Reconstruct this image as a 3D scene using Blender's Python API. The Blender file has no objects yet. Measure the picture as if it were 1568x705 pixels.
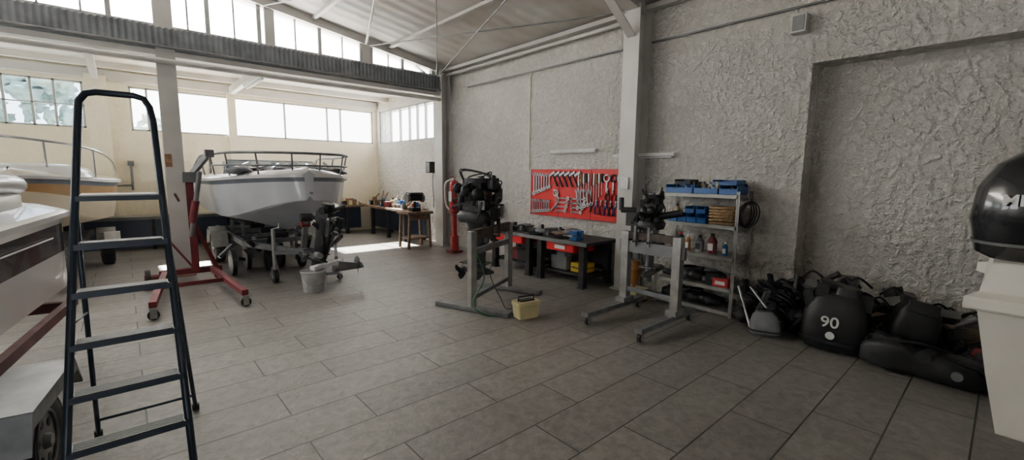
import bpy, bmesh, math, random
from mathutils import Vector, Matrix, noise
random.seed(7)
V=Vector
# ---------------------------------------------------------------- materials
MATS={}
def mat(name,col,rough=.5,metal=0,var=.12,vs=6,bump=0,bs=40,coat=0):
    if name in MATS: return MATS[name]
    m=bpy.data.materials.new(name); m.use_nodes=True
    n=m.node_tree.nodes; l=m.node_tree.links; b=n['Principled BSDF']
    tc=n.new('ShaderNodeTexCoord')
    nz=n.new('ShaderNodeTexNoise'); nz.inputs['Scale'].default_value=vs; nz.inputs['Detail'].default_value=5
    l.new(tc.outputs['Object'],nz.inputs['Vector'])
    cr=n.new('ShaderNodeValToRGB'); e=cr.color_ramp.elements
    e[0].position=.3; e[1].position=.7
    e[0].color=(*[c*(1-var) for c in col],1); e[1].color=(*[min(1,c*(1+var)) for c in col],1)
    l.new(nz.outputs['Fac'],cr.inputs['Fac']); l.new(cr.outputs['Color'],b.inputs['Base Color'])
    b.inputs['Roughness'].default_value=rough; b.inputs['Metallic'].default_value=metal
    if coat: b.inputs['Coat Weight'].default_value=coat
    if bump:
        n2=n.new('ShaderNodeTexNoise'); n2.inputs['Scale'].default_value=bs; n2.inputs['Detail'].default_value=4
        l.new(tc.outputs['Object'],n2.inputs['Vector'])
        bp=n.new('ShaderNodeBump'); bp.inputs['Strength'].default_value=bump; bp.inputs['Distance'].default_value=.02
        l.new(n2.outputs['Fac'],bp.inputs['Height']); l.new(bp.outputs['Normal'],b.inputs['Normal'])
    MATS[name]=m; return m

def plaster(name,c1,c2,strength,dist,scale,relief_shade=.12):
    m=bpy.data.materials.new(name); m.use_nodes=True
    n=m.node_tree.nodes; l=m.node_tree.links; b=n['Principled BSDF']
    tc=n.new('ShaderNodeTexCoord')
    big=n.new('ShaderNodeTexNoise'); big.inputs['Scale'].default_value=.9; big.inputs['Detail'].default_value=8; big.inputs['Roughness'].default_value=.6
    l.new(tc.outputs['Object'],big.inputs['Vector'])
    cr=n.new('ShaderNodeValToRGB'); cr.color_ramp.elements[0].position=.3; cr.color_ramp.elements[1].position=.7
    cr.color_ramp.elements[0].color=(*c1,1); cr.color_ramp.elements[1].color=(*c2,1)
    l.new(big.outputs['Fac'],cr.inputs['Fac'])
    b.inputs['Roughness'].default_value=.7
    a=n.new('ShaderNodeTexNoise'); a.inputs['Scale'].default_value=scale; a.inputs['Detail'].default_value=4; a.inputs['Roughness'].default_value=.55; a.inputs['Distortion'].default_value=.35
    l.new(tc.outputs['Object'],a.inputs['Vector'])
    r2=n.new('ShaderNodeValToRGB'); r2.color_ramp.interpolation='EASE'; r2.color_ramp.elements[0].position=.35; r2.color_ramp.elements[1].position=.67
    l.new(a.outputs['Fac'],r2.inputs['Fac'])
    f=n.new('ShaderNodeTexNoise'); f.inputs['Scale'].default_value=scale*3.2; f.inputs['Detail'].default_value=3
    l.new(tc.outputs['Object'],f.inputs['Vector'])
    ad=n.new('ShaderNodeMath'); ad.operation='MULTIPLY_ADD'; ad.inputs[1].default_value=.6
    l.new(f.outputs['Fac'],ad.inputs[0]); l.new(r2.outputs['Color'],ad.inputs[2])
    bp=n.new('ShaderNodeBump'); bp.inputs['Strength'].default_value=strength; bp.inputs['Distance'].default_value=dist
    l.new(ad.outputs[0],bp.inputs['Height']); l.new(bp.outputs['Normal'],b.inputs['Normal'])
    dm=n.new('ShaderNodeMapRange'); dm.inputs['To Min'].default_value=1-relief_shade; dm.inputs['To Max'].default_value=1  # darkens the bump hollows: relief shading put into the colour
    l.new(r2.outputs['Color'],dm.inputs['Value'])
    mx=n.new('ShaderNodeMixRGB'); mx.blend_type='MULTIPLY'; mx.inputs[0].default_value=1
    l.new(cr.outputs['Color'],mx.inputs[1]); l.new(dm.outputs[0],mx.inputs[2]); l.new(mx.outputs[0],b.inputs['Base Color'])
    return m
M_wall=plaster('rough_plaster',(.55,.53,.49),(.72,.70,.655),.95,.023,14,.12)
M_wall2=plaster('cream_plaster',(.74,.66,.49),(.84,.77,.61),.35,.010,14,.04)

def floor_mat():
    m=bpy.data.materials.new('stone_tile_floor'); m.use_nodes=True
    n=m.node_tree.nodes; l=m.node_tree.links; b=n['Principled BSDF']
    tc=n.new('ShaderNodeTexCoord')
    br=n.new('ShaderNodeTexBrick'); br.inputs['Scale'].default_value=1; br.offset=.37; br.offset_frequency=2
    br.inputs['Brick Width'].default_value=1.15; br.inputs['Row Height'].default_value=.375
    br.inputs['Mortar Size'].default_value=.0055; br.inputs['Mortar Smooth'].default_value=.15; br.inputs['Bias'].default_value=0
    br.inputs['Color1'].default_value=(.275,.265,.252,1); br.inputs['Color2'].default_value=(.222,.214,.205,1); br.inputs['Mortar'].default_value=(.04,.037,.034,1)
    l.new(tc.outputs['Object'],br.inputs['Vector'])
    nz=n.new('ShaderNodeTexNoise'); nz.inputs['Scale'].default_value=13; nz.inputs['Detail'].default_value=10; nz.inputs['Roughness'].default_value=.72; nz.inputs['Distortion'].default_value=.5
    l.new(tc.outputs['Object'],nz.inputs['Vector'])
    cr=n.new('ShaderNodeValToRGB'); cr.color_ramp.elements[0].position=.34;cr.color_ramp.elements[1].position=.68
    cr.color_ramp.elements[0].color=(.58,.575,.57,1); cr.color_ramp.elements[1].color=(1.22,1.2,1.18,1)
    l.new(nz.outputs['Fac'],cr.inputs['Fac'])
    n3=n.new('ShaderNodeTexNoise'); n3.inputs['Scale'].default_value=.7; n3.inputs['Detail'].default_value=4
    l.new(tc.outputs['Object'],n3.inputs['Vector'])
    c3=n.new('ShaderNodeValToRGB'); c3.color_ramp.elements[0].position=.35;c3.color_ramp.elements[1].position=.6
    c3.color_ramp.elements[0].color=(.74,.73,.72,1); c3.color_ramp.elements[1].color=(1,1,1,1); l.new(n3.outputs['Fac'],c3.inputs['Fac'])
    mx=n.new('ShaderNodeMixRGB'); mx.blend_type='MULTIPLY'; mx.inputs[0].default_value=1
    l.new(br.outputs['Color'],mx.inputs[1]); l.new(cr.outputs['Color'],mx.inputs[2])
    m2=n.new('ShaderNodeMixRGB'); m2.blend_type='MULTIPLY'; m2.inputs[0].default_value=1
    l.new(mx.outputs[0],m2.inputs[1]); l.new(c3.outputs[0],m2.inputs[2]); l.new(m2.outputs[0],b.inputs['Base Color'])
    rr=n.new('ShaderNodeMapRange'); rr.inputs['To Min'].default_value=.26; rr.inputs['To Max'].default_value=.54
    l.new(nz.outputs['Fac'],rr.inputs['Value']); l.new(rr.outputs[0],b.inputs['Roughness'])
    mm=n.new('ShaderNodeMath'); mm.operation='MULTIPLY_ADD'; mm.inputs[1].default_value=-1.0
    l.new(br.outputs['Fac'],mm.inputs[0]); l.new(nz.outputs['Fac'],mm.inputs[2])
    bp=n.new('ShaderNodeBump'); bp.inputs['Strength'].default_value=.7; bp.inputs['Distance'].default_value=.012
    l.new(mm.outputs[0],bp.inputs['Height']); l.new(bp.outputs['Normal'],b.inputs['Normal'])
    return m
def ceil_mat(name,axis,col):
    m=bpy.data.materials.new(name); m.use_nodes=True
    n=m.node_tree.nodes; l=m.node_tree.links; b=n['Principled BSDF']
    tc=n.new('ShaderNodeTexCoord')
    w=n.new('ShaderNodeTexWave'); w.bands_direction=axis; w.inputs['Scale'].default_value=1.1; w.inputs['Distortion'].default_value=0
    l.new(tc.outputs['Object'],w.inputs['Vector'])
    nz=n.new('ShaderNodeTexNoise'); nz.inputs['Scale'].default_value=1.3; nz.inputs['Detail'].default_value=6
    l.new(tc.outputs['Object'],nz.inputs['Vector'])
    cr=n.new('ShaderNodeValToRGB'); cr.color_ramp.elements[0].position=.3;cr.color_ramp.elements[1].position=.6
    cr.color_ramp.elements[0].color=(col[0]*.75,col[1]*.7,col[2]*.64,1); cr.color_ramp.elements[1].color=(*col,1)
    l.new(nz.outputs['Fac'],cr.inputs['Fac']); l.new(cr.outputs['Color'],b.inputs['Base Color'])
    b.inputs['Roughness'].default_value=.55
    bp=n.new('ShaderNodeBump'); bp.inputs['Strength'].default_value=.3; bp.inputs['Distance'].default_value=.03
    l.new(w.outputs['Fac'],bp.inputs['Height']); l.new(bp.outputs['Normal'],b.inputs['Normal'])
    return m
def glass_mat(name,col,gl):
    m=bpy.data.materials.new(name); m.use_nodes=True
    n=m.node_tree.nodes; l=m.node_tree.links; n.remove(n['Principled BSDF'])
    t=n.new('ShaderNodeBsdfTransparent'); t.inputs[0].default_value=(*col,1)
    g=n.new('ShaderNodeBsdfGlossy'); g.inputs['Roughness'].default_value=.05
    mx=n.new('ShaderNodeMixShader'); mx.inputs[0].default_value=gl
    l.new(t.outputs[0],mx.inputs[1]); l.new(g.outputs[0],mx.inputs[2]); l.new(mx.outputs[0],n['Material Output'].inputs[0])
    return m
def frosted(name,col):
    m=bpy.data.materials.new(name); m.use_nodes=True
    n=m.node_tree.nodes; l=m.node_tree.links; n.remove(n['Principled BSDF'])
    t=n.new('ShaderNodeBsdfTranslucent'); t.inputs[0].default_value=(*col,1)
    tc=n.new('ShaderNodeTexCoord'); nz=n.new('ShaderNodeTexNoise'); nz.inputs['Scale'].default_value=3
    l.new(tc.outputs['Object'],nz.inputs['Vector'])
    mr=n.new('ShaderNodeMixRGB'); mr.inputs[1].default_value=(*[c*.9 for c in col],1); mr.inputs[2].default_value=(*col,1)
    l.new(nz.outputs['Fac'],mr.inputs[0]); l.new(mr.outputs[0],t.inputs[0])
    l.new(t.outputs[0],n['Material Output'].inputs[0])
    return m
M_floor=floor_mat()
M_ceil=ceil_mat('corrugated_ceiling','Y',(.56,.55,.53)); M_ceil2=ceil_mat('corrugated_ceiling_low','X',(.80,.77,.71))
M_glass=glass_mat('window_glass',(.97,.98,1),.05); M_glassb=glass_mat('blue_window_glass',(.42,.52,.62),.08)
M_frost=frosted('frosted_pane',(.97,.98,1.0))
steelw=mat('painted_steel',(.50,.49,.47),.45,.1,.1,3)
framew=mat('window_frame_paint',(.36,.37,.36),.5)
gut=mat('corrugated_dark_sheet',(.14,.155,.17),.55,.2,.3,5)
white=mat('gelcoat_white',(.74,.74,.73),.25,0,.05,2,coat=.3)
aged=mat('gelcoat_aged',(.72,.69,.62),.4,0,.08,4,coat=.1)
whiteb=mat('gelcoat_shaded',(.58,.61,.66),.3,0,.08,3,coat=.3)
cream=mat('gelcoat_cream',(.70,.62,.47),.3,0,.1,2,coat=.3)
tan=mat('gelcoat_tan',(.40,.24,.10),.3,0,.15,2,coat=.3)
navy=mat('navy_stripe',(.03,.045,.08),.35)
rubg=mat('rub_rail_grey',(.16,.18,.22),.4)
dgrey=mat('dark_graphic',(.05,.04,.042),.2,0,.7,6,coat=.5)
black=mat('black_rubber',(.014,.014,.016),.6,0,.3,12)
blackg=mat('black_gloss',(.010,.011,.014),.2,0,.2,4,coat=.5)
blacks=mat('dusty_black_plastic',(.011,.012,.015),.5,0,.4,7,bump=.2,bs=15)
blackm=mat('black_metal',(.016,.017,.020),.5,.2,.35,9,bump=.25)
galv=mat('galvanised_steel',(.32,.32,.31),.45,.7,.18,10)
galvd=mat('weathered_galvanised',(.20,.21,.22),.5,.6,.25,8)
shelfm=mat('grey_shelf_steel',(.30,.30,.285),.5,.3,.2,8)
greym=mat('grey_paint_metal',(.17,.175,.18),.45,.4,.2,6)
chrome=mat('stainless',(.55,.56,.58),.25,1,.05)
chromed=mat('tool_steel',(.50,.50,.51),.3,.85,.1)
redp=mat('red_paint',(.42,.025,.03),.4,0,.2,5)
redb=mat('red_board',(.58,.009,.012),.5,0,.08,3)
redd=mat('dark_red_paint',(.16,.022,.028),.5,.1,.3,8)
maroon=mat('maroon_trailer_paint',(.11,.03,.03),.5,.1,.3,8)
blue=mat('blue_plastic',(.012,.085,.28),.35,0,.12,8)
bluel=mat('ladder_blue_steel',(.03,.042,.06),.4,.4,.15,9)
tread=mat('ladder_tread',(.05,.055,.06),.5,.3,.2,20)
yellow=mat('yellow_plastic',(.55,.38,.03),.4)
yelb=mat('pale_yellow_plastic',(.58,.51,.28),.45)
wood=mat('old_wood',(.15,.095,.06),.75,0,.4,14,bump=.3)
woodd=mat('oily_wood',(.06,.045,.035),.7,0,.4,14,bump=.3)
wick=mat('wicker',(.32,.2,.1),.8,0,.45,40,bump=.8)
orange=mat('orange_brown',(.30,.12,.03),.5)
greenc=mat('green_cable',(.02,.12,.05),.5)
lab=mat('white_label',(.72,.72,.71),.5)
bucketm=mat('worn_white_bucket',(.36,.36,.355),.5,0,.25,8)
rust=mat('rusty_steel',(.25,.14,.08),.8,0,.4,20)
tarp=mat('grey_tarp',(.16,.17,.19),.7,0,.3,5,bump=.4,bs=8)
leaf=mat('foliage',(.22,.28,.26),.9,0,.3,5)
curb=mat('brown_curb',(.27,.205,.155),.8,0,.25,4,bump=.4,bs=15)
outg=mat('outside_ground',(.5,.47,.42),.9)

# ---------------------------------------------------------------- builder
class B:
    def __init__(s,name): s.name=name; s.bm=bmesh.new(); s.mats=[]; s.M=Matrix()
    def mi(s,m):
        if m not in s.mats: s.mats.append(m)
        return s.mats.index(m)
    def _add(s,verts,faces,m,smooth=False):
        i=s.mi(m); vs=[s.bm.verts.new(s.M@V(v)) for v in verts]
        for f in faces:
            try: fc=s.bm.faces.new([vs[k] for k in f]); fc.material_index=i; fc.smooth=smooth
            except ValueError: pass
    def box(s,c,d,m,rot=None):
        c=V(c); x,y,z=[k/2 for k in d]
        R=Matrix() if rot is None else rot.to_4x4()
        vs=[c+(R@V((a*x,b*y,e*z))) for a in(-1,1) for b in(-1,1) for e in(-1,1)]
        s._add(vs,[(0,1,3,2),(4,6,7,5),(0,4,5,1),(2,3,7,6),(0,2,6,4),(1,5,7,3)],m)
    def rbox(s,x0,x1,y0,y1,z0,z1,m): s.box(((x0+x1)/2,(y0+y1)/2,(z0+z1)/2),(abs(x1-x0),abs(y1-y0),abs(z1-z0)),m)
    def bar(s,p,q,w,h,m,up=(0,0,1)):
        p=V(p);q=V(q);d=q-p;L=d.length;d.normalize();u=V(up)
        if abs(d.dot(u))>.99:u=V((1,0,0))
        sd=d.cross(u).normalized();u=sd.cross(d)
        s.box((p+q)/2,(w,L,h),m,Matrix((sd,d,u)).transposed())
    def cyl(s,p,q,r,m,r2=None,n=14,cap=True):
        p=V(p);q=V(q);d=(q-p).normalized(); r2=r if r2 is None else r2
        a=d.orthogonal().normalized(); b=d.cross(a)
        vs=[];
        for k in range(n):
            t=2*math.pi*k/n; e=a*math.cos(t)+b*math.sin(t); vs+= [p+e*r,q+e*r2]
        fs=[(2*k,2*k+1,2*((k+1)%n)+1,2*((k+1)%n)) for k in range(n)]
        s._add(vs,fs,m,True)
        if cap:
            s._add([vs[2*k] for k in range(n)],[tuple(range(n))],m); s._add([vs[2*k+1] for k in range(n)],[tuple(range(n-1,-1,-1))],m)
    def tube(s,pts,r,m,n=8,closed=False):
        pts=[V(p) for p in pts]; N=len(pts); rings=[]; a=None
        for i in range(N):
            if closed: d=pts[(i+1)%N]-pts[i-1]
            else: d=pts[min(i+1,N-1)]-pts[max(i-1,0)]
            d.normalize()
            a=d.orthogonal().normalized() if a is None else (a-d*a.dot(d)).normalized()
            b=d.cross(a)
            rings.append([pts[i]+(a*math.cos(2*math.pi*k/n)+b*math.sin(2*math.pi*k/n))*r for k in range(n)])
        vs=[v for R in rings for v in R]; fs=[]
        for i in range(N if closed else N-1):
            j=(i+1)%N
            for k in range(n): fs.append((i*n+k,i*n+(k+1)%n,j*n+(k+1)%n,j*n+k))
        if not closed: fs+= [tuple(range(n)),tuple((N-1)*n+k for k in range(n))]
        s._add(vs,fs,m,True)
    def curve(s,pts,r,m,n=8,sub=6,closed=False):
        P=[V(p) for p in pts]; o=[]; N=len(P)
        rng=range(N if closed else N-1)
        for i in rng:
            if closed: p0,p1,p2,p3=P[i-1],P[i],P[(i+1)%N],P[(i+2)%N]
            else: p0,p1,p2,p3=P[max(i-1,0)],P[i],P[i+1],P[min(i+2,N-1)]
            for k in range(sub):
                t=k/sub
                o.append(.5*((2*p1)+(p2-p0)*t+(2*p0-5*p1+4*p2-p3)*t*t+(3*p1-p0-3*p2+p3)*t**3))
        if not closed:o.append(P[-1])
        s.tube(o,r,m,n,closed)
    def ell(s,c,r,m,nz=10,nt=16,rot=None,rough=0,seed=0):
        c=V(c); vs=[];fs=[]; R=Matrix.Identity(3) if rot is None else rot
        for i in range(nz+1):
            p=math.pi*i/nz
            for k in range(nt):
                t=2*math.pi*k/nt
                v=V((math.sin(p)*math.cos(t),math.sin(p)*math.sin(t),math.cos(p)))
                f=1+rough*noise.noise(v*2.3+V((seed,seed*1.7,0)))
                vs.append(c+R@V((v.x*r[0]*f,v.y*r[1]*f,v.z*r[2]*f)))
        for i in range(nz):
            for k in range(nt): fs.append((i*nt+k,i*nt+(k+1)%nt,(i+1)*nt+(k+1)%nt,(i+1)*nt+k))
        s._add(vs,fs,m,True)
    def loft(s,rings,m,cap=True,smooth=True,closed=True):
        n=len(rings[0]); vs=[v for R in rings for v in R]; fs=[]
        for i in range(len(rings)-1):
            for k in range(n if closed else n-1): fs.append((i*n+k,i*n+(k+1)%n,(i+1)*n+(k+1)%n,(i+1)*n+k))
        s._add(vs,fs,m,smooth)
        if cap:
            s._add(rings[0],[tuple(range(n))],m); s._add(rings[-1],[tuple(range(n))],m)
    def sup(s,secs,m,e=3.5,n=28,rot=None,smooth=True):
        rings=[]
        for cx,cy,z,rx,ry in secs:
            R=[]
            for k in range(n):
                t=2*math.pi*k/n; c=math.cos(t); q=math.sin(t)
                R.append(V((cx+rx*math.copysign(abs(c)**(2/e),c),cy+ry*math.copysign(abs(q)**(2/e),q),z)))
            rings.append(R)
        s.loft(rings,m,True,smooth)
    def torus(s,c,axis,R,r,m,n=28,k=8):
        a=V(axis).normalized(); u=a.orthogonal().normalized(); w=a.cross(u); c=V(c)
        s.tube([c+(u*math.cos(2*math.pi*i/n)+w*math.sin(2*math.pi*i/n))*R for i in range(n)],r,m,k,True)
    def wheel(s,c,axis,R,w,tm,rm):
        a=V(axis).normalized(); c=V(c); u=a.orthogonal().normalized(); q=a.cross(u)
        prof=[(.62,.42),(.80,.5),(.95,.46),(1,.3),(1,-.3),(.95,-.46),(.80,-.5),(.62,-.42)]
        rings=[]
        for pr,pw in prof: rings.append([c+a*w*pw+(u*math.cos(2*math.pi*i/32)+q*math.sin(2*math.pi*i/32))*R*pr for i in range(32)])
        s.loft(rings,tm,False)
        for sg in (1,-1):
            s.cyl(c+a*w*.30*sg,c+a*w*.36*sg,R*.62,rm,n=28)
            s.torus(c+a*w*.4*sg,a,R*.6,R*.035,rm); s.torus(c+a*w*.49*sg,a,R*.86,R*.02,tm)
            s.cyl(c+a*w*.3*sg,c+a*w*.52*sg,R*.18,rm,r2=R*.13)
            for i in range(6):
                t=2*math.pi*i/6; p=c+(u*math.cos(t)+q*math.sin(t))*R*.4
                s.cyl(p+a*w*.34*sg,p+a*w*.38*sg,R*.085,black,n=10)
        for i in range(36):
            t=2*math.pi*i/36; p=c+(u*math.cos(t)+q*math.sin(t))*R
            s.bar(p-a*w*.4,p+a*w*.4,.014,.014,tm,up=(p-c))
    def caster(s,p,R=.045):
        x,y,z=p
        s.cyl((x,y-.015,R),(x,y+.015,R),R,black,n=18); s.cyl((x,y-.018,R),(x,y+.018,R),R*.45,galv,n=12)
        s.box((x,y-.024,R*1.3),(R*1.1,.004,R*1.9),galv); s.box((x,y+.024,R*1.3),(R*1.1,.004,R*1.9),galv)
        s.box((x,y,R*2.2+.005),(R*1.5,.06,.01),galv)
        if z>R*2.2+.01: s.cyl((x,y,R*2.2),(x,y,z),.014,galv)
    def done(s,bev=0,parent=None):
        me=bpy.data.meshes.new(s.name)
        bmesh.ops.recalc_face_normals(s.bm,faces=s.bm.faces)
        xs=[v.co for v in s.bm.verts]
        lo=V([min(c[i] for c in xs) for i in range(3)]); hi=V([max(c[i] for c in xs) for i in range(3)])
        o=V(((lo.x+hi.x)/2,(lo.y+hi.y)/2,lo.z)) if not s.name.startswith(('wall','floor','ceiling')) else V((0,0,0))
        bmesh.ops.translate(s.bm,vec=-o,verts=s.bm.verts)
        s.bm.to_mesh(me); s.bm.free()
        for m in s.mats: me.materials.append(m)
        ob=bpy.data.objects.new(s.name,me); ob.location=o; bpy.context.collection.objects.link(ob)
        if bev:
            b=ob.modifiers.new('bevel','BEVEL'); b.width=bev; b.segments=2; b.limit_method='ANGLE'; b.angle_limit=math.radians(50)
        return ob

WX=5.5; BY=12.1; FP=8.38; NP=3.50
# ---------------------------------------------------------------- room
b=B('floor'); b.rbox(-6,6.2,-5,BY+.2,-.2,0,M_floor); b.done()
b=B('wall_right')
b.rbox(WX,WX+.4,1.5,5.8,0,4.0,M_wall); b.rbox(WX+.03,WX+.4,5.8,FP+.05,0,4.0,M_wall)
b.rbox(WX+.3,WX+.5,-5,1.5,0,2.79,M_wall); b.rbox(WX,WX+.5,-5,1.5,2.79,4.0,M_wall)
b.rbox(WX+.03,WX+.4,FP+.05,8.75,0,4.0,M_wall); b.rbox(WX+.03,WX+.4,8.75,BY+.2,0,2.42,M_wall)
b.rbox(WX+.03,WX+.4,8.75,BY+.2,3.31,3.9,M_wall); b.rbox(WX+.03,WX+.4,11.95,BY+.2,2.42,3.31,M_wall)
b.done()
b=B('wall_back')
b.rbox(-6,WX+.03,BY,BY+.2,0,2.42,M_wall2); b.rbox(-6,WX+.03,BY,BY+.2,3.31,3.85,M_wall2)
b.rbox(-.45,.22,BY,BY+.2,2.42,3.31,M_wall2); b.rbox(5.42,WX+.03,BY,BY+.2,2.42,3.31,M_wall2); b.rbox(-6,-4.2,BY,BY+.2,2.42,3.31,M_wall2)
b.rbox(-.42,-.1,BY-.12,BY,0,3.45,M_wall2); b.rbox(1.92,2.08,BY-.08,BY,0,3.45,M_wall2)
b.done()
b=B('wall_left'); b.rbox(-6.2,-6,-5,BY+.2,0,2.2,M_wall2); b.rbox(-6.2,-6,-5,BY+.2,3.2,4.3,M_wall2)
b.rbox(-6.2,-6,-5,4.2,2.2,3.2,M_wall2)
for y in (7,11.5): b.rbox(-6.2,-6,y,y+.7,2.2,3.2,M_wall2)
b.done()
b=B('wall_front'); b.rbox(-6.2,-3.0,-5.2,-5,0,5,M_wall); b.rbox(-1.6,6,-5.2,-5,0,5,M_wall); b.rbox(-3,-1.6,-5.2,-5,2.2,5,M_wall); b.done()  # wall behind the camera; its doorway gap is added for fill light
b=B('trim_1'); b.rbox(WX+.08,WX+.3,-5,1.5,0,.27,curb); b.done()
def cz(x):
    x0=-.5; zr=3.90+.158*(5.2-x0)
    return zr-.158*abs(x-x0)
b=B('ceiling')
for (xa,xb) in ((-6.2,-.5),(-.5,6.0)):
    za,zb=cz(xa),cz(xb); ya,yb=-5.2,FP+.1; T=.08
    b._add([(xa,ya,za),(xb,ya,zb),(xb,yb,zb),(xa,yb,za),(xa,ya,za+T),(xb,ya,zb+T),(xb,yb,zb+T),(xa,yb,za+T)],
      [(0,1,2,3),(4,7,6,5),(0,4,5,1),(1,5,6,2),(2,6,7,3),(3,7,4,0)],M_ceil)
b.done()
b=B('ceiling_extension'); b.rbox(-6.2,WX+.4,FP+.06,BY+.3,3.60,3.68,M_ceil2); b.done()
b=B('wall_gable'); b.rbox(5.05,WX+.05,FP+.02,FP+.1,3.3,4.0,M_wall); b.done()
def rafter(b,y,w=.12,h=.14):
    for xa,xb in ((-6,-.5),(-.5,5.35)):
        b.bar((xa,y,cz(xa)-h/2),(xb,y,cz(xb)-h/2),w,h,steelw)
        b.bar((xa,y,cz(xa)-h),(xb,y,cz(xb)-h),w*1.6,.015,steelw)
def hcol(b,x,y,z,w=.28,d=.2):
    b.box((x-d/2,y,z/2),(.018,w,z),steelw); b.box((x+d/2,y,z/2),(.018,w,z),steelw); b.box((x,y,z/2),(d,.03,z),steelw)
    b.box((x,y,.01),(d+.12,w+.08,.02),steelw)
b=B('steel_roof_frame'); rafter(b,FP); hcol(b,5.33,FP-.02,3.8,.3)
b.bar((5.3,FP,3.5),(4.7,FP,3.80),.1,.02,steelw)
b.done()
b=B('steel_roof_frame'); rafter(b,NP); hcol(b,5.31,NP,3.82,.24,.28)
b.bar((5.2,NP,3.4),(4.5,NP,3.86),.12,.02,steelw)
b.rbox(5.13,5.17,NP-.06,NP+.06,1.42,1.58,lab)
b.done()
b=B('steel_column'); x=.60
b.rbox(x-.11,x+.11,FP-.12,FP-.10,0,4.55,steelw); b.rbox(x-.11,x+.11,FP+.075,FP+.09,0,4.55,steelw); b.rbox(x-.012,x+.012,FP-.10,FP+.08,0,4.55,steelw)
b.rbox(x-.112,x-.03,FP-.125,FP-.095,1.66,1.85,rust); b.box((x,FP,.01),(.3,.3,.02),rust)
b.done()
b=B('ceiling_purlins')
for x in (4.1,2.7,1.3,-.1,-1.9,-3.3): b.bar((x,-5,cz(x)-.03),(x,FP,cz(x)-.03),.06,.05,steelw)
b.cyl((5.38,NP,3.70),(5.38,FP,3.70),.03,steelw); b.rbox(5.36,5.48,-5,FP,3.78,3.84,steelw)
b.done()
b=B('ceiling_brace_rods')
for p,q,r in (((5.2,NP,3.74),(3.68,FP-.15,3.98),.011),((5.2,FP-.15,3.70),(3.6,NP,3.98),.011),((3.6,FP-.15,4.0),(1.9,NP,4.22),.02),((1.9,FP-.15,4.25),(3.6,NP,3.98),.011)):
    b.cyl(p,q,r,greym if r<.015 else steelw,n=8)
b.cyl((3.43,5.5,3.04),(3.43,5.5,cz(3.43)),.008,greym,n=6); b.cyl((3.43,5.5,2.98),(3.43,5.5,3.06),.02,greym,n=8)
b.done()
b=B('window_1')
b.rbox(-6,5.2,FP-.02,FP+.02,3.64,3.70,framew)
xs=[-5.9,-4.6,-3.3,-2.2,-1.1,.02,1.15,1.85,2.05,2.8,3.55,3.75,4.4,5.1]
for x in xs: b.rbox(x-.03,x+.03,FP-.03,FP+.02,3.68,cz(x)-.13,framew)
for x in (2.0,3.65): b.rbox(x-.07,x+.07,FP-.035,FP+.02,3.68,cz(x)-.13,steelw)
for x in (-.65,-.25,.9,1.5,2.4,3.2,4.1): b.rbox(x-.012,x+.012,FP-.02,FP+.02,3.68,cz(x)-.13,framew)
pts=[]
for x in (-6,-.5,5.2): pts+=[(x,FP+.03,3.66),(x,FP+.03,cz(x)-.02)]
b._add(pts,[(0,2,3,1),(2,4,5,3)],M_frost)
b.done()
b=B('trim_2')   # corrugated sheet band above the lean-to
N=900; vs=[];fs=[]
for i in range(N+1):
    x=-6+11.2*i/N; y=FP-.14+.006*math.sin(i*1.1)
    w=.02*noise.noise(V((x*2.5,0,0)))
    vs+=[(x,y-.01,3.35),(x,y,3.64+.012*math.sin(i*1.1)+w)]
for i in range(N): fs.append((2*i,2*i+2,2*i+3,2*i+1))
b._add(vs,fs,gut,True)
b.rbox(-6,5.2,FP-.01,FP+.05,3.33,3.64,gut); b.cyl((-6,FP-.17,3.36),(5.2,FP-.17,3.36),.02,greym)
b.done()
b=B('edge_beam'); b.rbox(-6,5.25,FP-.10,FP+.04,3.25,3.325,steelw); b.cyl((-6,FP-.14,3.17),(5.2,FP-.14,3.17),.04,steelw); b.done()  # steel edge beam and pipe below the sheet band
b=B('ceiling_beams')
for y in (9.2,10.3,11.4): b.rbox(-6,5.5,y-.04,y+.04,3.5,3.60,M_ceil2)
for x in (-.26,2.0): b.rbox(x-.05,x+.05,FP+.06,BY,3.35,3.5,steelw)
b.rbox(-6,5.5,BY-.1,BY,3.38,3.55,steelw)
b.done()
b=B('tube_light_fixture'); b.rbox(1.93,2.07,9.0,10.3,3.27,3.35,lab); b.cyl((2,9.02,3.25),(2,10.28,3.25),.018,lab); b.done()
def win(name,x0,x1,y,z0,z1,mull,gl,axis='x',hor=()):
    b=B(name)
    def bx(a0,a1,c0,c1):
        if axis=='x': b.rbox(a0,a1,y-.03,y+.03,c0,c1,framew)
        else: b.rbox(y-.03,y+.03,a0,a1,c0,c1,framew)
    bx(x0,x1,z0,z0+.035); bx(x0,x1,z1-.035,z1); bx(x0,x0+.035,z0,z1); bx(x1-.035,x1,z0,z1)
    for m in mull: bx(m-.018,m+.018,z0,z1)
    for h in hor: bx(x0,x1,h-.01,h+.01)
    if axis=='x': b._add([(x0,y,z0),(x1,y,z0),(x1,y,z1),(x0,y,z1)],[(0,1,2,3)],gl)
    else: b._add([(y,x0,z0),(y,x1,z0),(y,x1,z1),(y,x0,z1)],[(0,1,2,3)],gl)
    b.done()
win('window_2',.22,5.42,BY+.06,2.42,3.31,(.5,1.0,2.0,3.14,4.17,4.52),M_glass)
win('window_3',-4.2,-.45,BY+.06,2.42,3.31,(-.85,-1.15,-1.5,-1.9,-2.4,-3,-3.6),M_glassb,hor=(2.85,))
win('window_4',8.75,11.95,WX+.1,2.42,3.31,(9.1,9.5,9.9,10.3,10.8,11.35),M_glass,'y')
win('unseen_fill_window',4.2,11.5,-6.1,2.2,3.2,(5,9),M_glass,'y')  # unseen left-wall window, added to let in light
b=B('wall_conduit'); 
b.cyl((WX-.03,-4,3.38),(WX-.03,NP+4.1,3.38),.014,greym,n=8)
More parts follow.
